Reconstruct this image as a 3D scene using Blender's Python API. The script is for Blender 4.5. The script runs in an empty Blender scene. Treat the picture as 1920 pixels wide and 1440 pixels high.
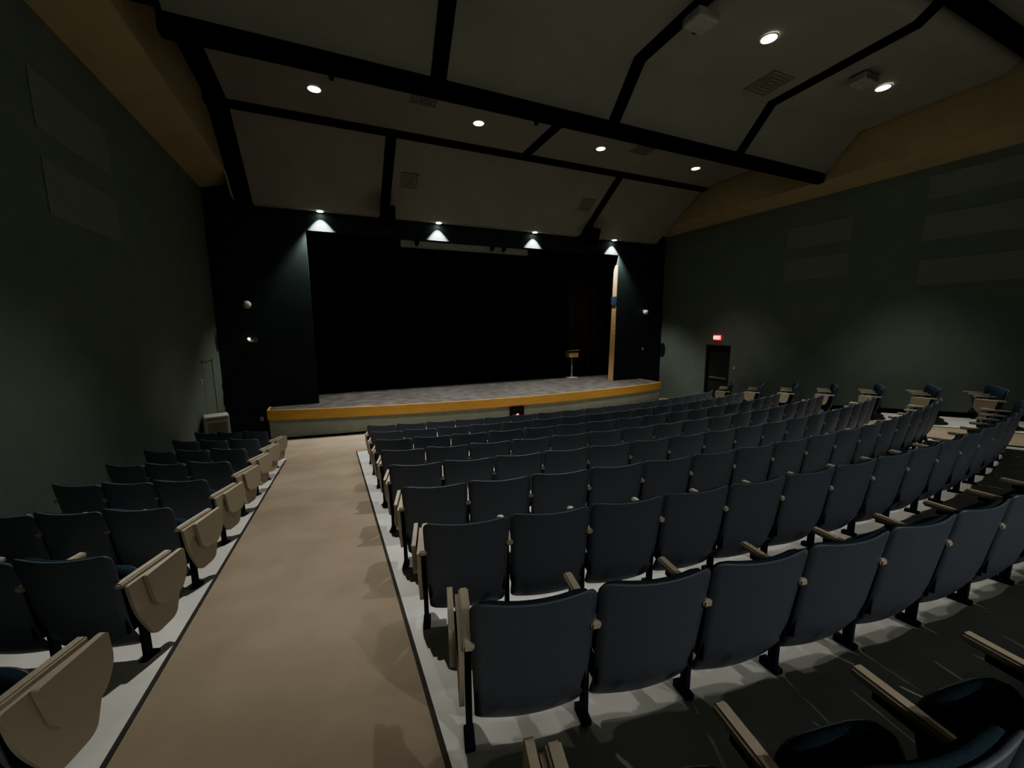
import bpy, bmesh, math
from mathutils import Matrix, Vector
S=bpy.context.scene
COL=S.collection
R=math.radians
try: S.view_settings.look='AgX - High Contrast'
except Exception as ex: print('look',ex)
# ------------------------------------------------------------ materials
def mat(name,c1,c2=None,rough=.7,scale=20,bump=0.0,spec=.3,metal=0,emit=None,es=0,kind='noise',stretch=None,detail=4,sheen=0):
    m=bpy.data.materials.new(name); m.use_nodes=True
    nt=m.node_tree; b=nt.nodes['Principled BSDF']
    b.inputs['Roughness'].default_value=rough
    b.inputs['Metallic'].default_value=metal
    b.inputs['Specular IOR Level'].default_value=spec
    if sheen: b.inputs['Sheen Weight'].default_value=sheen
    if c2 is None: c2=tuple(x*.85 for x in c1)
    tc=nt.nodes.new('ShaderNodeTexCoord'); mp=nt.nodes.new('ShaderNodeMapping')
    nt.links.new(tc.outputs['Object'],mp.inputs[0])
    if stretch: mp.inputs['Scale'].default_value=stretch
    n=nt.nodes.new('ShaderNodeTexNoise'); n.inputs['Scale'].default_value=scale; n.inputs['Detail'].default_value=detail
    nt.links.new(mp.outputs[0],n.inputs['Vector'])
    cr=nt.nodes.new('ShaderNodeValToRGB')
    cr.color_ramp.elements[0].position=.35; cr.color_ramp.elements[1].position=.65
    cr.color_ramp.elements[0].color=(*c2,1); cr.color_ramp.elements[1].color=(*c1,1)
    nt.links.new(n.outputs[0],cr.inputs[0])
    out=cr.outputs[0]
    nt.links.new(out,b.inputs['Base Color'])
    if bump:
        bp=nt.nodes.new('ShaderNodeBump'); bp.inputs['Strength'].default_value=bump; bp.inputs['Distance'].default_value=.01
        nt.links.new(n.outputs[0],bp.inputs['Height']); nt.links.new(bp.outputs[0],b.inputs['Normal'])
    if emit:
        b.inputs['Emission Color'].default_value=(*emit,1); b.inputs['Emission Strength'].default_value=es
    return m
M=dict(
 carpet=mat('carpet_tan',(.39,.338,.272),(.34,.293,.233),.95,1.6,.1,.1),
 concrete=mat('painted_concrete',(.66,.67,.64),(.56,.57,.54),.6,2.2,.05),
 wallside=mat('wall_green_paint',(.215,.255,.228),(.198,.238,.212),.75,2,.05),
 wallfront=mat('wall_teal_paint',(.046,.066,.066),(.040,.059,.059),.6,2,.05),
 acoustic=mat('acoustic_fabric',(.265,.298,.258),(.25,.283,.243),.95,60,.1),
 panel=mat('ceiling_white',(.32,.32,.275),(.30,.30,.258),.85,1.2,.03),
 black=mat('black_paint',(.006,.006,.006),None,.8,10,0,.1),
 blackmetal=mat('black_metal',(.012,.012,.014),None,.45,10,0,.4),
 edging=mat('dark_edging',(.08,.08,.075),None,.7,10,0,.3),
 wood=mat('oak_wood',(.72,.46,.19),(.63,.40,.16),.45,3,.05,.4,stretch=(1,1,12)),
 soffit=mat('tan_soffit',(.45,.375,.25),(.42,.35,.23),.7,2,.05),
 stagefl=mat('stage_floor_paint',(.160,.155,.148),(.10,.097,.094),.65,2.6,.05,.25,detail=12),
 fascia=mat('stage_fascia_paint',(.38,.42,.38),(.345,.385,.345),.7,3,.05),
 curtain=mat('black_velvet',(.008,.007,.007),(.005,.0045,.0045),.95,30,.1,.1),
 curtain2=mat('brown_velvet',(.20,.16,.14),(.15,.12,.105),.95,30,.1,.1),
 shell=mat('seat_shell_plastic',(.168,.186,.228),(.155,.173,.214),.42,80,.08,.5),
 fabric=mat('seat_fabric',(.06,.095,.12),(.047,.077,.10),1.0,120,.3,.08),
 beige=mat('beige_laminate',(.56,.51,.43),(.545,.495,.415),.5,1.5,0,.35),
 legm=mat('leg_enamel',(.04,.048,.07),None,.6,10,0,.2),
 white=mat('off_white_metal',(.6,.6,.56),None,.5,10,0,.4),
 whitedim=mat('gray_white_metal',(.40,.40,.36),None,.5,10,0,.4),
 vent=mat('vent_metal',(.28,.28,.24),(.26,.26,.22),.6,10,0,.3),
 ventdark=mat('vent_slot',(.22,.22,.19),None,.7,10,0,.2),
 screen=mat('screen_vinyl',(.58,.59,.56),None,.7,10,0,.2),
 lens=mat('lit_lens',(1,1,1),None,.5,10,0,.2,emit=(1,.97,.9),es=14),
 red=mat('red_sign',(.8,.02,.02),None,.5,10,0,.2,emit=(1,.03,.05),es=2.2),
 redtxt=mat('sign_letters',(1,.6,.6),None,.5,10,0,.2,emit=(1,.4,.4),es=3.5),
 led=mat('led_red',(1,.1,.05),None,.5,10,0,.2,emit=(1,.1,.08),es=6),
 ledw=mat('led_white',(1,.9,.8),None,.5,10,0,.2,emit=(1,.85,.7),es=2),
 blue=mat('blue_panel_fabric',(.10,.17,.32),None,.8,10,0,.2),
 tanboard=mat('tan_board',(.80,.59,.34),(.72,.53,.30),.6,3,.03,.3,stretch=(1,1,6)),
 door=mat('door_paint',(.06,.07,.065),None,.5,5,0,.3),
 doorl=mat('door_paint_green',(.205,.243,.217),(.188,.226,.20),.7,5,0,.3),
 steel=mat('brushed_steel',(.5,.5,.5),None,.3,40,0,.5,metal=1),
 heater=mat('beige_enamel',(.42,.42,.37),None,.5,10,0,.3),
)
# ------------------------------------------------------------ helpers
def link(o,parent=None):
    COL.objects.link(o)
    if parent: o.parent=parent
    return o
def mk(name,verts,faces,m,parent=None,smooth=False,loc=(0,0,0)):
    me=bpy.data.meshes.new(name); me.from_pydata(verts,[],faces); me.update()
    bm=bmesh.new(); bm.from_mesh(me); bmesh.ops.recalc_face_normals(bm,faces=bm.faces); bm.to_mesh(me); bm.free()
    me.materials.append(m)
    if smooth:
        for p in me.polygons: p.use_smooth=True
    o=bpy.data.objects.new(name,me); o.location=loc
    return link(o,parent)
def tag(o,label,cat,group=None,kind=None):
    o['label']=label; o['category']=cat
    if group: o['group']=group
    if kind: o['kind']=kind
    return o
def struct(o): o['kind']='structure'; return o
def bmbox(bm,x0,x1,y0,y1,z0,z1):
    vs=[bm.verts.new(p) for p in [(x0,y0,z0),(x1,y0,z0),(x1,y1,z0),(x0,y1,z0),(x0,y0,z1),(x1,y0,z1),(x1,y1,z1),(x0,y1,z1)]]
    for f in [(0,3,2,1),(4,5,6,7),(0,1,5,4),(1,2,6,5),(2,3,7,6),(3,0,4,7)]:
        bm.faces.new([vs[i] for i in f])
def boxes(name,lst,m,parent=None,bevel=0,loc=(0,0,0),seg=2):
    bm=bmesh.new()
    for b in lst: bmbox(bm,*b)
    if bevel: bmesh.ops.bevel(bm,geom=bm.edges[:],offset=bevel,segments=seg,affect='EDGES',profile=.5)
    me=bpy.data.meshes.new(name); bm.to_mesh(me); bm.free(); me.materials.append(m)
    o=bpy.data.objects.new(name,me); o.location=loc
    return link(o,parent)
def cyl(name,r,h,m,parent=None,loc=(0,0,0),r2=None,seg=24,rot=(0,0,0),smooth=True):
    bm=bmesh.new()
    bmesh.ops.create_cone(bm,cap_ends=True,segments=seg,radius1=r,radius2=r if r2 is None else r2,depth=h)
    me=bpy.data.meshes.new(name); bm.to_mesh(me); bm.free(); me.materials.append(m)
    for p in me.polygons:
        if smooth and len(p.vertices)==4: p.use_smooth=True
    o=bpy.data.objects.new(name,me); o.location=loc; o.rotation_euler=rot
    return link(o,parent)
def empty(name,loc,rotz=0):
    e=bpy.data.objects.new(name,None); e.empty_display_size=.2; e.location=loc; e.rotation_euler=(0,0,rotz)
    return link(e)
def outline_slab(name,pts,t,m,axis='x',x0=0,parent=None,bev=.006):
    bm=bmesh.new()
    a=[bm.verts.new((x0,p[0],p[1])) for p in pts]
    f=bm.faces.new(a)
    r=bmesh.ops.extrude_face_region(bm,geom=[f])
    for v in r['geom']:
        if isinstance(v,bmesh.types.BMVert): v.co.x+=t
    bmesh.ops.recalc_face_normals(bm,faces=bm.faces)
    me=bpy.data.meshes.new(name); bm.to_mesh(me); bm.free(); me.materials.append(m)
    return me
# ------------------------------------------------------------ dimensions (camera eye at origin)
H0=1.74; SL=.116
def fz(y): return -H0-SL*y
XL,XR=-2.92,13.32
YF=13.6; YB=-8.6; ZS=-2.36
OX0,OX1,OZ=-.5,10.85,2.785
# ------------------------------------------------------------ room shell
floor=mk('floor',[(XL,YB,fz(YB)),(XR,YB,fz(YB)),(XR,YF,fz(YF)),(XL,YF,fz(YF)),
  (XL,YB,fz(YB)-.2),(XR,YB,fz(YB)-.2),(XR,YF,fz(YF)-.2),(XL,YF,fz(YF)-.2)],
  [(0,1,2,3),(7,6,5,4),(0,4,5,1),(1,5,6,2),(2,6,7,3),(3,7,4,0)],M['concrete']); struct(floor)
A0,A1=-1.08,.34; B0,B1=10.04,11.50; YC=9.55
def cz(x,y,h=.012): return (x,y,fz(y)+h)
pts=[(A0,YB+.02),(A1,YB+.02),(A1,YC),(B0,YC),(B0,YB+.02),(B1,YB+.02),(B1,YC+.3),(XR-.04,YC+.3),(XR-.04,YF-.03),(XL+.04,YF-.03),(XL+.04,YC+.3),(A0,YC+.3)]
n=len(pts)
V=[cz(x,y,.012) for x,y in pts]+[cz(x,y,.0) for x,y in pts]
F=[tuple(range(n)),tuple(range(2*n-1,n-1,-1))]+[(i,(i+1)%n,(i+1)%n+n,i+n) for i in range(n)]
carpet=mk('aisle_carpet',V,F,M['carpet'])
tag(carpet,'tan low-pile carpet running down the sloped aisles to the stage','carpet')
for i,x in enumerate((A0,A1,B0,B1)):
    o=mk('trim_%d'%(i+1),[cz(x-.012,YB+.02,.018),cz(x+.012,YB+.02,.018),cz(x+.012,YC,.018),cz(x-.012,YC,.018),
      cz(x-.012,YB+.02,.0),cz(x+.012,YB+.02,.0),cz(x+.012,YC,.0),cz(x-.012,YC,.0)],
      [(0,1,2,3),(7,6,5,4),(0,4,5,1),(1,5,6,2),(2,6,7,3),(3,7,4,0)],M['edging']); struct(o)
ZT=5.5
DZ=-.80
def sidewall(name,x0,x1,DY0,DY1):
    zb=fz(YF)-.2
    return struct(boxes(name,[(x0,x1,YB,DY0,zb,ZT),(x0,x1,DY1,YF+.3,zb,ZT),(x0,x1,DY0,DY1,DZ,ZT)],M['wallside']))
DL=(11.85,12.85); DR=(10.15,11.2)
sidewall('wall_left',XL-.25,XL,*DL); sidewall('wall_right',XR,XR+.25,*DR)
struct(boxes('wall_back',[(XL-.25,XR+.25,YB-.25,YB,fz(YF)-.2,ZT)],M['wallside']))
struct(boxes('wall_front',[(XL,OX0,YF,YF+.3,fz(YF)-.2,ZT),(OX1,XR,YF,YF+.3,fz(YF)-.2,ZT),(OX0,OX1,YF,YF+.3,OZ,ZT),(OX0,OX1,YF,YF+.3,fz(YF)-.2,ZS-.07)],M['wallfront']))
YS=18.2
struct(boxes('wall_stage',[(XL-.25,XR+.25,YS,YS+.2,ZS-.3,ZT),(XL-.25,XL,YF+.3,YS,ZS-.3,ZT),(XR,XR+.25,YF+.3,YS,ZS-.3,ZT),(XL-.25,XR+.25,YF,YS+.2,ZT,ZT+.15)],M['black']))
def base(name,x0,x1,ya,yb):
    vs=[];
    for y in (ya,yb):
        for x,z in ((x0,0),(x1,0),(x1,.12),(x0,.12)): vs.append((x,y,fz(y)+z))
    struct(mk(name,vs,[(0,1,2,3),(7,6,5,4),(0,4,5,1),(1,5,6,2),(2,6,7,3),(3,7,4,0)],M['black']))
base('baseboard_left',XL,XL+.015,YB,DL[0]-.02); base('baseboard_right',XR-.015,XR,YB,DR[0]-.02)
struct(boxes('baseboard_front',[(XL,-1.95,YF-.015,YF,fz(YF),fz(YF)+.12)],M['black']))
for i,(xi,s,mm,(DY0,DY1)) in enumerate(((XL,-1,M['doorl'],DL),(XR,1,M['door'],DR))):
    zb=fz(DY1)
    off=.01 if s<0 else .08
    xa,xb=sorted((xi+s*off,xi+s*(off+.05)))
    d=struct(boxes('door_%d'%(i+1),[(xa,xb,DY0+.05,DY1-.05,zb,DZ-.05)],mm))
    fa,fb=sorted((xi-s*.005,xi+s*.16))
    boxes('door_frame',[(fa,fb,DY0,DY0+.05,zb,DZ),(fa,fb,DY1-.05,DY1,zb,DZ),(fa,fb,DY0,DY1,DZ-.05,DZ)],mm,d)
    ha,hb=sorted((xi+s*(off-.04),xi+s*off))
    boxes('door_handle',[(ha,hb,DY0+.12,DY0+.2,zb+.95,zb+1.0)] if s<0 else [(ha,hb,DY0+.15,DY1-.15,zb+.95,zb+1.02)],M['ventdark'] if s>0 else M['legm'],d,.006)
# ------------------------------------------------------------ ceiling
FX0,FX1=-2.15,12.6; PX0,PX1=-1.72,12.55
ZE=3.32
prof=[(YB,5.10),(3.5,5.10),(3.72,5.05),(4.0,4.87),(6.4,4.78),(7.15,3.98),(7.16,4.86),(11.1,4.82),(13.3,ZE),(YF,ZE)]
T=.1
vs=[];fs=[]
for y,z in prof:
    for x in (FX0,FX1):
        vs.append((x,y,z+T)); vs.append((x,y,z+T+.1))
for i in range(len(prof)-1):
    a=i*4; b=a+4
    fs+= [(a,a+2,b+2,b),(a+1,b+1,b+3,a+3),(a,b,b+1,a+1),(a+2,a+3,b+3,b+2)]
fs+=[(0,1,3,2),(len(vs)-4,len(vs)-2,len(vs)-1,len(vs)-3)]
struct(mk('ceiling',vs,fs,M['black']))
def prism(name,xa,xb,pr,t,m,dz=0):
    vs=[];fs=[]
    for y,z in pr: vs+=[(xa,y,z+dz),(xb,y,z+dz),(xb,y,z+t),(xa,y,z+t)]
    for i in range(len(pr)-1):
        a=i*4;b=a+4
        fs+=[(a+j,a+(j+1)%4,b+(j+1)%4,b+j) for j in range(4)]
    fs+=[(0,3,2,1),(len(vs)-4,len(vs)-3,len(vs)-2,len(vs)-1)]
    return mk(name,vs,fs,m)
def ceilpanel(xa,xb,pr):
    o=prism('ceiling_panel',xa,xb,pr,T,M['panel'])
    tag(o,'off-white acoustic ceiling panel framed by black gaps','ceiling panel','acoustic ceiling panels')
def section(strips,pr,g=.13):
    e=[PX0]+[v for s in strips for v in (s-g,s+g)]+[PX1]
    for i in range(0,len(e),2): ceilpanel(e[i],e[i+1],pr)
    for s in strips:
        o=prism('ceiling_strip',s-g,s+g,pr,T,M['black'],-.02)
        tag(o,'black strip between two pale ceiling panels','ceiling strip','black ceiling strips')
section([1.7,8.9],[(11.22,4.745),(13.0,3.54),(13.12,3.45),(13.3,ZE),(13.56,ZE)])
section([5.4],[(7.4,4.86),(10.98,4.82)])
section([1.88,5.45,9.15],[(7.1,4.03),(6.75,4.40),(6.4,4.78),(4.0,4.87),(3.72,5.05)])
section([1.88,5.45,9.15],[(3.48,5.10),(YB+.02,5.10)])
def beam(y0,y1,z0,z1,x0=FX0,x1=FX1):
    o=boxes('ceiling_beam',[(x0,x1,y0,y1,z0,z1)],M['black'],None,.01)
    tag(o,'black painted beam crossing below the ceiling panels','beam')
beam(7.12,7.30,3.80,4.9,-1.8,12.58); beam(3.5,3.67,4.90,5.18); beam(11.0,11.2,4.72,4.95)
def pz(y):
    for (a,za),(b,zb) in zip(prof,prof[1:]):
        if a<=y<=b: return za+(zb-za)*(y-a)/(b-a)
    return prof[-1][1]
ZL=3.66
for i,(xw,xi) in enumerate(((XL,FX0),(XR,FX1))):
    ys=[YB,3.5,3.72,4.0,6.4,7.15,7.16,11.1,12.0,12.5,12.9,13.3,YF]
    vs=[];fs=[]
    s=1 if xi>xw else -1
    for y in ys:
        p=pz(y)+T; lz=3.86
        vs+=[(xw,y,ZL),(xi,y,lz),(xi,y,p),(xi-s*.05,y,p),(xi-s*.05,y,lz+.05),(xw,y,ZL+.05)]
    for k in range(len(ys)-1):
        a=k*6;b=a+6
        fs+=[(a+j,a+(j+1)%6,b+(j+1)%6,b+j) for j in range(6)]
    struct(mk('trim_%d'%(5+i),vs,fs,M['soffit']))
# ------------------------------------------------------------ downlights
def downlight(x,y,z,power,size,blend,tilt=0,r=.12,col=(1,.965,.90),grp='recessed ceiling downlights',soft=.04):
    e=empty('recessed_downlight',(x,y,z))
    tag(e,'round recessed downlight glowing white in the ceiling','ceiling light',grp)
    bm=bmesh.new()
    N=28; ring=[]
    for rr,zz in ((r,0.0),(r*1.02,-.012),(r*1.2,-.012),(r*1.22,.0)):
        ring.append([bm.verts.new((rr*math.cos(2*math.pi*k/N),rr*math.sin(2*math.pi*k/N),zz)) for k in range(N)])
    for a,b in zip(ring,ring[1:]):
        for k in range(N): bm.faces.new((a[k],a[(k+1)%N],b[(k+1)%N],b[k]))
    me=bpy.data.meshes.new('trim_ring'); bm.to_mesh(me); bm.free(); me.materials.append(M['white'])
    o=bpy.data.objects.new('trim_ring',me); link(o,e); o.rotation_euler=(tilt,0,0)
    l=cyl('lens',r,.008,M['lens'],e,(0,0,-.005),rot=(tilt,0,0))
    ld=bpy.data.lights.new('bulb','SPOT'); ld.energy=power; ld.spot_size=R(size); ld.spot_blend=blend; ld.shadow_soft_size=soft; ld.color=col
    lo=bpy.data.objects.new('bulb',ld); lo.location=(0,0,-.04); link(lo,e)
    return e
K=1.15
for x,a in ((0,64),(3.57,70),(7.15,70),(10.77,66)): downlight(x,9.87,4.83,440*K,a,.8)
for x,p,a in ((0,650,72),(3.57,450,76),(7.15,450,76),(10.77,640,66)): downlight(x,5.15,4.82,p*K,a,.8)
for x,p,a in ((0,480,116),(3.57,700,126),(7.15,640,126),(10.77,400,116)): downlight(x,-6.9,5.09,p*K,a,.4)
for x in (-.08,3.42,6.95,10.5):
    downlight(x,13.44,ZE-.01,640,86,.6,r=.085,col=(1,.97,.90),grp='recessed downlights over the stage edge',soft=.03)
# ------------------------------------------------------------ stage
P=[(-1.78,13.0),(5.16,11.83),(12.1,12.3)]
def fy(x):
    r=0
    for i,(xi,yi) in enumerate(P):
        t=yi
        for j,(xj,_) in enumerate(P):
            if i!=j: t*=(x-xj)/(xi-xj)
        r+=t
    return r
SX0=-1.78
NS=40; xs=[SX0+(12.1-SX0)*k/NS for k in range(NS+1)]
stage=empty('stage',(5.2,YF,ZS)); tag(stage,'raised stage with gray painted floor and oak edge','stage')
def st(x,y,z): return (x-5.2,y-YF,z-ZS)
poly=[(x,fy(x)) for x in xs]+[(12.1,YF-.002),(OX1-.002,YF-.002),(OX1-.002,YF+.302),(XR-.002,YF+.302),(XR-.002,YS-.002),(XL+.002,YS-.002),(XL+.002,YF+.302),(OX0+.002,YF+.302),(OX0+.002,YF-.002),(SX0,YF-.002)]
n=len(poly)
V=[st(x,y,ZS) for x,y in poly]+[st(x,y,ZS-.06) for x,y in poly]
F=[tuple(range(n)),tuple(range(2*n-1,n-1,-1))]+[(i,(i+1)%n,(i+1)%n+n,i+n) for i in range(n)]
mk('stage_floor',V,F,M['stagefl'],stage)
def ribbon(name,path,z0f,z1f,t,m,parent):
    vs=[];fs=[]
    m_=len(path)
    for i,(x,y) in enumerate(path):
        a=path[max(i-1,0)]; b=path[min(i+1,m_-1)]
        dx,dy=b[0]-a[0],b[1]-a[1]; L=math.hypot(dx,dy); nx,ny=dy/L,-dx/L
        x2,y2=x+nx*t,y+ny*t
        vs+=[st(x,y,z0f(x,y)),st(x2,y2,z0f(x2,y2)),st(x2,y2,z1f(x,y)),st(x,y,z1f(x,y))]
    for i in range(m_-1):
        a=i*4;b=a+4
        fs+=[(a+j,a+(j+1)%4,b+(j+1)%4,b+j) for j in range(4)]
    fs+=[(0,3,2,1),(len(vs)-4,len(vs)-3,len(vs)-2,len(vs)-1)]
    return mk(name,vs,fs,m,parent)
path=[(SX0,YF-.01)]+[(x,fy(x)) for x in xs]+[(12.1,YF-.01)]
ribbon('stage_nosing',path,lambda x,y:ZS-.27,lambda x,y:ZS+.012,.05,M['wood'],stage)
ribbon('stage_front_panel',path,lambda x,y:fz(y),lambda x,y:ZS-.27,.012,M['fascia'],stage)
ribbon('stage_base_strip',path,lambda x,y:fz(y)+.012,lambda x,y:fz(y)+.075,.022,M['black'],stage)
def curtain(name,x0,y0,x1,y1,z0,z1,m,label,amp=.07,wl=.28):
    L=math.hypot(x1-x0,y1-y0); N=int(L/wl*8); nx,ny=-(y1-y0)/L,(x1-x0)/L
    vs=[];fs=[]
    for k in range(N+1):
        t=k/N; a=amp*math.sin(2*math.pi*t*L/wl)+amp*.3*math.sin(5.1*t*L)
        for z in (z0,z1):
            vs.append((x0+(x1-x0)*t+nx*a,y0+(y1-y0)*t+ny*a,z))
    for k in range(N): fs.append((2*k,2*k+2,2*k+3,2*k+1))
    o=mk(name,vs,fs,m,None,True)
    md=o.modifiers.new('thick','SOLIDIFY'); md.thickness=.008
    tag(o,label,'curtain'); return o
curtain('stage_curtain',-2.3,17.6,12.7,17.6,ZS+.02,4.6,M['curtain'],'full-width black velvet backdrop curtain hanging in folds')
curtain('stage_curtain',-2.6,14.6,-.7,15.6,ZS+.02,4.6,M['curtain'],'black velvet side curtain beside the stage opening')
curtain('stage_curtain',10.2,16.3,12.8,15.0,ZS+.02,4.6,M['curtain2'],'dark brown velvet side curtain hanging in deep folds',.09,.34)
curtain('stage_curtain',-2.6,13.98+.15,12.9,13.98+.15,2.95,4.6,M['curtain'],'short black valance curtain above the stage opening')
e=empty('scenery_board',(OX1-.06,YF+.17,ZS)); tag(e,'tan wooden scenery board standing against the stage opening jamb','board')
mk('board',[(-.05,-.16,0),(.0,-.16,0),(.0,.16,0),(-.05,.16,0),(.02,-.16,4.75),(.06,-.16,4.75),(.06,.05,4.75),(.02,.05,4.75)],[(0,1,2,3),(7,6,5,4),(0,4,5,1),(1,5,6,2),(2,6,7,3),(3,7,4,0)],M['tanboard'],e)
boxes('blue_band',[(-.02,.03,-.165,.12,3.15,3.5)],M['blue'],e)
e=empty('projection_screen',(4.6,YF+.40,2.9)); tag(e,'partly lowered pale gray projection screen with black casing','projection screen')
boxes('screen_casing',[(-2.38,2.38,-.06,.06,-.02,.14)],M['blackmetal'],e,.01)
boxes('screen_fabric',[(-2.33,2.33,-.006,.006,-.31,-.02)],M['screen'],e)
boxes('bottom_bar',[(-2.35,2.35,-.015,.015,-.33,-.305)],M['whitedim'],e,.006)
def spotfix(x,y,z,s=.13,rz=0,label='small black stage spotlight clamped under the header'):
    e=empty('stage_spotlight',(x,y,z),rz); tag(e,label,'spotlight','black theater spotlights')
    cyl('lamp_housing',s*.75,s*1.9,M['blackmetal'],e,(0,0,-s*1.6),r2=s*.95,rot=(R(60),0,0),seg=18)
    boxes('yoke',[(-s*1.05,-s*.9,-.02,.02,-s*1.7,-s*.3),(s*.9,s*1.05,-.02,.02,-s*1.7,-s*.3),(-s*1.05,s*1.05,-.02,.02,-s*.4,-s*.25)],M['blackmetal'],e)
    boxes('clamp',[(-.025,.025,-.03,.03,-s*.3,.01)],M['blackmetal'],e,.004)
    return e
for x,y in ((2.75,13.75),(5.4,13.75),(5.85,13.75)): spotfix(x,y,OZ+.003,.07)
for x in (.25,3.75): spotfix(x,7.2,3.8,.04,label='small black spotlight hanging under the ceiling beam')
for x in (1.72,8.93):
    e=empty('hanging_speaker',(x,12.75,3.68)); tag(e,'black loudspeaker hanging from the ceiling on a bracket','speaker','hanging black loudspeakers')
    boxes('bracket',[(-.03,.03,-.03,.03,-.25,.06)],M['blackmetal'],e)
    c=boxes('speaker_cabinet',[(-.2,.2,-.17,.17,-.3,.3)],M['blackmetal'],e,.03,(0,-.05,-.5)); c.rotation_euler=(R(18),0,0)
    g=boxes('speaker_grille',[(-.17,.17,-.185,-.165,-.27,.27)],M['black'],c,.005)
# ------------------------------------------------------------ diffusers
def diffuser(x,y,z,tilt=0,s=.3):
    e=empty('ceiling_vent',(x,y,z)); e.rotation_euler=(tilt,0,0); tag(e,'square louvered air diffuser set in the ceiling','air vent','square ceiling air diffusers')
    l=[]; 
    for k,(a) in enumerate((s,s*.74,s*.5,s*.26)):
        b=a-.035; z0=-.012-.002*k
        l+=[(-a,a,-a,-b,z0,0),(-a,a,b,a,z0,0),(-a,-b,-b,b,z0,0),(b,a,-b,b,z0,0)]
    boxes('louvers',l,M['vent'],e)
    boxes('vent_throat',[(-s*.98,s*.98,-s*.98,s*.98,-.005,0)],M['ventdark'],e)
ft=math.atan2(-1.42,2.08)
diffuser(8.3,9.45,4.835); diffuser(2.16,9.33,4.84); diffuser(8.4,5.98,4.79,math.atan(-.0375),.32)
diffuser(2.3,12.2,4.065,ft,.24); diffuser(8.28,12.2,4.065,ft,.24)
e=empty('ceiling_projector',(5.45,5.05,4.81)); tag(e,'off-white projector hanging below the ceiling on a short pole','projector')
cyl('mount_pole',.03,.2,M['blackmetal'],e,(0,0,-.1))
boxes('projector_body',[(-.22,.22,-.17,.17,-.31,-.17)],M['whitedim'],e,.03)
cyl('projector_lens',.05,.05,M['blackmetal'],e,(.08,.18,-.24),rot=(R(90),0,0))
e=empty('air_unit',(9.95,5.1,4.80)); tag(e,'gray box-shaped air unit mounted under the ceiling','air unit')
boxes('unit_body',[(-.24,.24,-.15,.15,-.13,0)],M['whitedim'],e,.015)
boxes('unit_grille',[(-.20,.20,-.16,-.145,-.11,-.085),(-.20,.20,-.16,-.145,-.065,-.04)],M['ventdark'],e)
# ------------------------------------------------------------ wall fittings
def acoustic(x,ya,yb,za,zb):
    s=1 if x<5 else -1
    a,b=sorted((x,x+s*.012))
    o=boxes('acoustic_panel',[(a,b,ya,yb,za,zb)],M['acoustic'],None,.005)
    tag(o,'gray-green fabric acoustic panel flat on the side wall','acoustic panel','fabric wall panels')
for x in (XL,XR):
    acoustic(x,6.7,8.45,2.28,2.92); acoustic(x,6.7,8.45,1.32,1.96)
    acoustic(x,3.3,5.2,2.9,3.45); acoustic(x,3.3,5.2,1.95,2.55); acoustic(x,3.3,5.2,.9,1.5)
for x,z in ((-2.12,.62),(12.28,.50)):
    e=empty('wall_lamp',(x,YF,z)); tag(e,'round white wall lamp on a short bracket on the dark wall','wall lamp','round wall lamps')
    bm=bmesh.new(); bmesh.ops.create_uvsphere(bm,u_segments=20,v_segments=12,radius=.11)
    me=bpy.data.meshes.new('globe'); bm.to_mesh(me); bm.free(); me.materials.append(M['white'])
    for p in me.polygons: p.use_smooth=True
    o=bpy.data.objects.new('globe',me); o.location=(0,-.13,0); link(o,e)
    cyl('wall_bracket',.02,.08,M['blackmetal'],e,(0,-.03,.05),rot=(R(70),0,0)); 
    cyl('wall_plate',.05,.02,M['whitedim'],e,(0,-.01,.07),rot=(R(90),0,0))
e=empty('emergency_light',(-2.08,YF,-.38)); tag(e,'twin-head emergency light with metal heads on the dark wall','emergency light')
boxes('battery_box',[(-.10,.10,-.06,0,-.06,.0)],M['whitedim'],e,.01)
cyl('lamp_head',.035,.05,M['ledw'],e,(-.08,-.08,.04),rot=(R(70),0,0)); cyl('lamp_head',.05,.06,M['steel'],e,(.08,-.08,.04),rot=(R(70),0,0))
def plate(x,y,z,face):
    e=empty('wall_outlet',(x,y,z)); tag(e,'small white electrical plate screwed to the wall','outlet','white wall plates')
    if face=='y':
        boxes('plate',[(-.045,.045,-.012,0,-.06,.06)],M['white'],e,.004); boxes('socket',[(-.02,.02,-.015,-.011,-.035,-.01),(-.02,.02,-.015,-.011,.01,.035)],M['ventdark'],e)
    else:
        s=face; boxes('plate',[(min(0,s*.012),max(0,s*.012),-.045,.045,-.06,.06)],M['white'],e,.004)
        boxes('switch',[(min(s*.011,s*.018),max(s*.011,s*.018),-.012,.012,-.025,.025)],M['ventdark'],e)
plate(-2.05,YF,-2.7,'y'); plate(12.3,YF,-1.05,'y'); plate(XL,11.72,-1.3,1); plate(XR,9.95,-1.6,-1)
e=empty('air_cooler',(-2.62,11.3,fz(11.1)),R(15)); tag(e,'beige boxy portable air unit with grille against the wall','air cooler')
boxes('cabinet',[(-.24,.24,-.22,.22,.06,.98)],M['heater'],e,.02)
boxes('front_grille',[(-.18,.18,-.232,-.215,z,z+.02) for z in [.5+.045*k for k in range(8)]],M['ventdark'],e)
boxes('control_strip',[(-.2,.2,-.23,-.218,.91,.94)],M['ventdark'],e)
for x in (-.19,.19):
    for y in (-.17,.17): cyl('caster',.03,.10,M['blackmetal'],e,(x,y,.02),seg=12)
e=empty('exit_sign',(XR,10.72,-.52)); tag(e,'lit red EXIT sign above the side door','exit sign')
boxes('sign_box',[(-.06,0,-.14,.14,-.085,.085)],M['red'],e,.008)
tcu=bpy.data.curves.new('t','FONT'); tcu.body='EXIT'; tcu.size=.14; tcu.extrude=.003; tcu.align_x='CENTER'; tcu.align_y='CENTER'
to=bpy.data.objects.new('tmp',tcu); COL.objects.link(to); bpy.context.view_layer.update()
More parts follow.
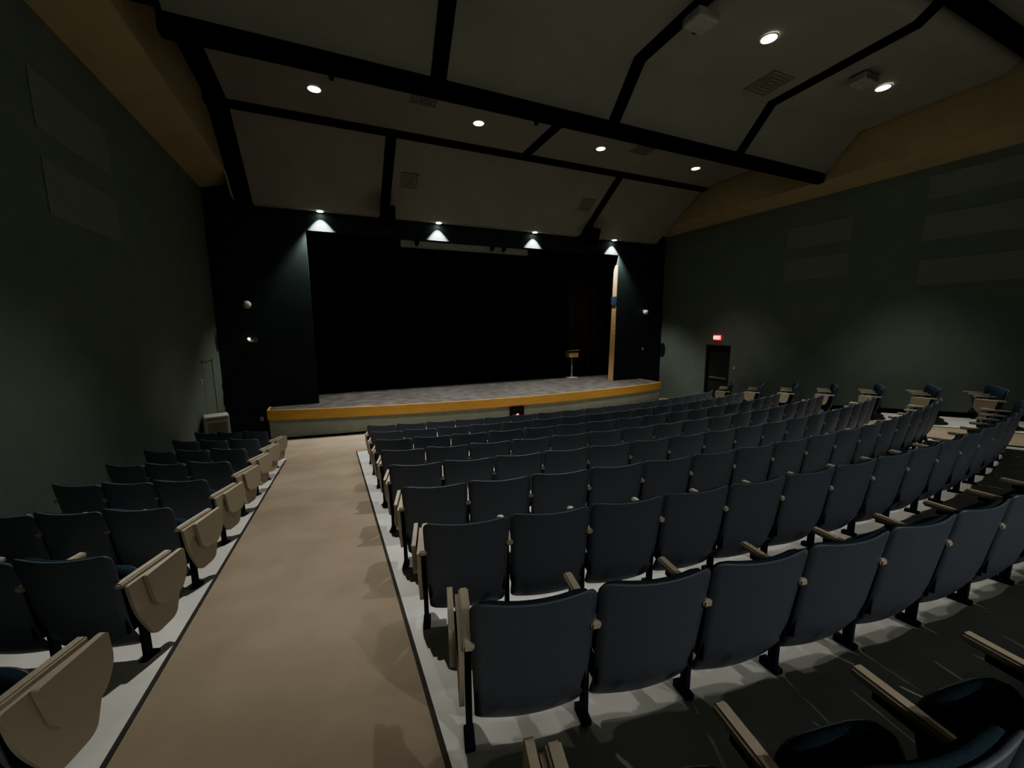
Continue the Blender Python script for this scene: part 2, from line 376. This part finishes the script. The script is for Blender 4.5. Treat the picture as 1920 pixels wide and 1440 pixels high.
me=bpy.data.meshes.new_from_object(to.evaluated_get(bpy.context.evaluated_depsgraph_get())); bpy.data.objects.remove(to)
me.materials.clear(); me.materials.append(M['redtxt']); me.name='sign_letters'
o=bpy.data.objects.new('sign_letters',me); link(o,e); o.location=(-.064,0,0); o.rotation_euler=(R(90),0,R(-90))
e=empty('lectern',(9.75,15.25,ZS)); tag(e,'wooden lectern top on a slim pale pedestal standing on stage','lectern')
boxes('lectern_base',[(-.22,.22,-.18,.18,0,.03)],M['beige'],e,.008)
cyl('pedestal',.04,.92,M['white'],e,(0,0,.48))
boxes('lectern_box',[(-.24,.24,-.17,.17,.92,1.14)],M['tanboard'],e,.012)
o=boxes('reading_top',[(-.27,.27,-.22,.22,-.015,.015)],M['tanboard'],e,.006,(0,0,1.19)); o.rotation_euler=(R(-14),0,0)
yy=fy(5.42)
e=empty('digital_clock',(5.42,yy-.02,-2.82)); tag(e,'black digital display box with red lights on the stage front','digital clock')
boxes('clock_case',[(-.24,.24,-.09,0,-.14,.15)],M['blackmetal'],e,.012)
boxes('clock_digits',[(-.04+k*.05,-.01+k*.05,-.094,-.088,-.11,-.07) for k in range(2)],M['led'],e)
boxes('indicator_light',[(-.13,-.1,-.094,-.088,.05,.07),(.08,.11,-.094,-.088,.04,.055)],M['vent'],e)
# ------------------------------------------------------------ seats
SP=.56
def panelmesh(name,wt,wb,z0,z1,r,front,back,m,curv,rake,lift=.012):
    zs=[]
    offs=[0,.06,.2,.45,.75,1.0]
    for o_ in offs: zs.append(z0+o_*r)
    for k in range(1,7): zs.append(z0+r+(z1-z0-2*r)*k/7)
    for o_ in reversed(offs): zs.append(z1-o_*r)
    NX=12; vs=[];fs=[]
    rows=len(zs)
    def hw(z):
        t=(z-z0)/(z1-z0); h=(wb+(wt-wb)*min(1,t*1.15))/2
        d=min(z-z0,z1-z)
        if d<r: h-= r-math.sqrt(max(0,r*r-(r-d)**2))
        return h
    for side in (0,1):
        for z in zs:
            h=hw(z); t=(z-z0)/(z1-z0)
            for k in range(NX+1):
                u=-1+2*k/NX; x=u*h
                yb=(.765-z)*rake+curv*(x/.25)**2
                yb+=.06*max(0,(.3-t)/.3)**2
                e=min(1,(min(z-z0,z1-z)+.004)/.05); eu=min(1,(1-abs(u))/.18+.02)
                y= yb+back if side==0 else yb+back+(front-back)*(.25+.75*math.sqrt(max(0,e*eu)))
                vs.append((x,y,z+lift*t*u*u))
    W=NX+1
    for i in range(rows-1):
        for k in range(NX):
            a=i*W+k; fs.append((a,a+1,a+1+W,a+W)); b=a+rows*W; fs.append((b,b+W,b+W+1,b+1))
    q=rows*W
    for i in range(rows-1):
        a=i*W; fs.append((a,a+W,a+W+q,a+q)); a=i*W+NX; fs.append((a,a+q,a+W+q,a+W))
    for k in range(NX):
        a=k; fs.append((a,a+q,a+1+q,a+1)); a=(rows-1)*W+k; fs.append((a,a+1,a+1+q,a+q))
    me=bpy.data.meshes.new(name); me.from_pydata(vs,[],fs)
    bm=bmesh.new(); bm.from_mesh(me); bmesh.ops.recalc_face_normals(bm,faces=bm.faces)
    for f in bm.faces: f.smooth=True
    bm.to_mesh(me); bm.free(); me.materials.append(m); return me
RK=.15
me_back=panelmesh('backrest',.550,.505,.085,.768,.042,.030,0,M['shell'],.034,RK)
me_pad=panelmesh('backrest_cushion',.50,.45,.27,.756,.045,.080,.026,M['fabric'],.034,RK)
def cushionmesh(nm,z0s,m):
    N=36; bm=bmesh.new()
    def outl(s):
        pts=[]
        for k in range(N):
            a=2*math.pi*k/N; c,sn=math.cos(a),math.sin(a)
            ex=.35 if sn<0 else .55
            pts.append((.22*s*math.copysign(abs(c)**ex,c),.17+.17*s*math.copysign(abs(sn)**ex,sn)))
        return pts
    prev=None
    for s,z in z0s:
        cur=[bm.verts.new((x,y,z)) for x,y in outl(s)]
        if prev:
            for k in range(N): bm.faces.new((prev[k],prev[(k+1)%N],cur[(k+1)%N],cur[k]))
        else: bm.faces.new(list(reversed(cur)))
        prev=cur
    bm.faces.new(prev)
    for f in bm.faces: f.smooth=True
    bmesh.ops.rotate(bm,verts=bm.verts,cent=(0,0,0),matrix=Matrix.Rotation(R(76),3,'X'))
    bmesh.ops.translate(bm,verts=bm.verts,vec=(0,.21,.24))
    me=bpy.data.meshes.new(nm); bm.to_mesh(me); bm.free(); me.materials.append(m); return me
me_cush=cushionmesh('seat_cushion',((.93,-.012),(1.0,.0),(1.0,.03),(.95,.045),(.8,.055),(.45,.06)),M['fabric'])
me_pan=cushionmesh('seat_pan',((.6,-.04),(.86,-.036),(.96,-.02),(.95,-.01)),M['shell'])
def boxmesh(name,lst,m,bevel):
    bm=bmesh.new()
    for b in lst: bmbox(bm,*b)
    if bevel: bmesh.ops.bevel(bm,geom=bm.edges[:],offset=bevel,segments=2,affect='EDGES')
    me=bpy.data.meshes.new(name); bm.to_mesh(me); bm.free(); me.materials.append(m); return me
me_frame=boxmesh('seat_frame',[(-.255,.255,.17,.20,.24,.27),(-.255,-.24,.10,.20,.22,.34),(.24,.255,.10,.20,.22,.34)],M['legm'],.004)
me_arm=boxmesh('armrest',[(-.024,.024,.05,.43,.555,.590)],M['beige'],.008)
def legmesh():
    bm=bmesh.new()
    bmbox(bm,-.014,.014,.15,.20,-.03,.55); bmbox(bm,-.018,.018,.10,.36,.525,.556)
    bmbox(bm,-.024,.024,.13,.24,-.05,.008)
    bmesh.ops.bevel(bm,geom=bm.edges[:],offset=.004,segments=1,affect='EDGES')
    me=bpy.data.meshes.new('leg'); bm.to_mesh(me); bm.free(); me.materials.append(M['legm']); return me
me_leg=legmesh()
def rpoly(pts,n=5):
    out=[]; m_=len(pts)
    for i in range(m_):
        p=Vector(pts[i][:2]); a=Vector(pts[i-1][:2]); b=Vector(pts[(i+1)%m_][:2])
        rr=min(pts[i][2],.46*(a-p).length,.46*(b-p).length)
        p0=p+(a-p).normalized()*rr; p1=p+(b-p).normalized()*rr
        for k in range(n+1):
            t=k/n; out.append(tuple((1-t)**2*p0+2*t*(1-t)*p+t*t*p1))
    return out
endp=rpoly([(.07,.562,.02),(.43,.562,.02),(.44,.34,.05),(.38,.14,.05),(.20,.13,.05),(.10,.36,.08)])
tabp=rpoly([(.16,.572,.02),(.46,.588,.025),(.47,.42,.09),(.40,.30,.08),(.21,.31,.09)])
def endmeshes(s):
    a=outline_slab('end_panel',endp,.024,M['beige'],x0=(.018 if s>0 else -.042))
    b=outline_slab('writing_tablet',tabp,.028,M['beige'],x0=(.052 if s>0 else -.080))
    c=boxmesh('tablet_hinge',[((.040 if s>0 else -.054),(.054 if s>0 else -.040),.24,.34,.50,.53)],M['legm'],0)
    return a,b,c
ENDM={1:endmeshes(1),-1:endmeshes(-1)}
def part(name,me,par,x=0):
    o=bpy.data.objects.new(name,me); o.location=(x,0,0); o.parent=par; COL.objects.link(o); return o
def seat(x,y,rot,sp,left_arm=True,right_arm=False,end=0,grp='',panel=True):
    e=bpy.data.objects.new('auditorium_seat',None); e.empty_display_size=.1
    e.location=(x,y,fz(y)); e.rotation_euler=(0,0,rot); COL.objects.link(e)
    if end: tag(e,'dark blue theater seat with folded beige writing tablet beside the aisle','theater seat',grp)
    else: tag(e,'dark blue theater seat with raised cushion and beige armrest','theater seat',grp)
    part('backrest',me_back,e); part('backrest_cushion',me_pad,e); part('seat_cushion',me_cush,e); part('seat_pan',me_pan,e); part('seat_frame',me_frame,e)
    for s,f in ((-1,left_arm),(1,right_arm)):
        if f:
            part('armrest',me_arm,e,s*sp/2); part('leg',me_leg,e,s*sp/2)
    if end:
        a,b,c=ENDM[end]
        if panel: part('end_panel',a,e,end*sp/2)
        part('writing_tablet',b,e,end*sp/2 - (0 if panel else end*.025)); part('tablet_hinge',c,e,end*sp/2- (0 if panel else end*.025))
CX,CY=5.13,19.83
def arcpos(Rr,phi,cx=CX): return cx+Rr*math.sin(phi),CY-Rr*math.cos(phi)
for i in range(-2,8):
    Rr=19-.88*i
    if i<=-1: Rr+=.06
    if i==0: Rr+=.05
    d=SP/Rr
    for k in range(17):
        phi=(k-8)*d; x,y=arcpos(Rr,phi)
        seat(x,y,phi,SP,True,k==16,(-1 if k==0 else (1 if k==16 else 0)),'theater seats in the middle block')
    if i<0: continue
    for s in (-1,1):
        sp=.555; d2=sp/Rr
        ph0=math.asin((6.40 if s<0 else 6.66)/Rr)
        for k in range(3):
            phi=s*(ph0+(k+.5)*d2); x,y=arcpos(Rr,phi)
            if s<0: seat(x,y,phi,sp,True,k==0,(1 if k==0 else 0),'theater seats in the side blocks')
            else:   seat(x,y,phi,sp,k==0,True,(-1 if k==0 else 0),'theater seats in the side blocks',False)
# ------------------------------------------------------------ world + camera
w=bpy.data.worlds.new('w'); S.world=w; w.use_nodes=True
w.node_tree.nodes['Background'].inputs[0].default_value=(.6,.7,.7,1); w.node_tree.nodes['Background'].inputs[1].default_value=.0
rt=Vector((.9128,-.4084,-.0068)); up=Vector((.0656,.1301,.9894)); fw=Vector((.4032,.9035,-.1456))
fw.normalize(); rt=(rt-fw*rt.dot(fw)).normalized(); up=rt.cross(fw)
cd=bpy.data.cameras.new('camera'); cd.sensor_width=36; cd.lens=750/1920*36; cd.clip_start=.02
co=bpy.data.objects.new('camera',cd); COL.objects.link(co)
co.matrix_world=Matrix(((rt.x,up.x,-fw.x,0),(rt.y,up.y,-fw.y,0),(rt.z,up.z,-fw.z,0),(0,0,0,1)))
S.camera=co
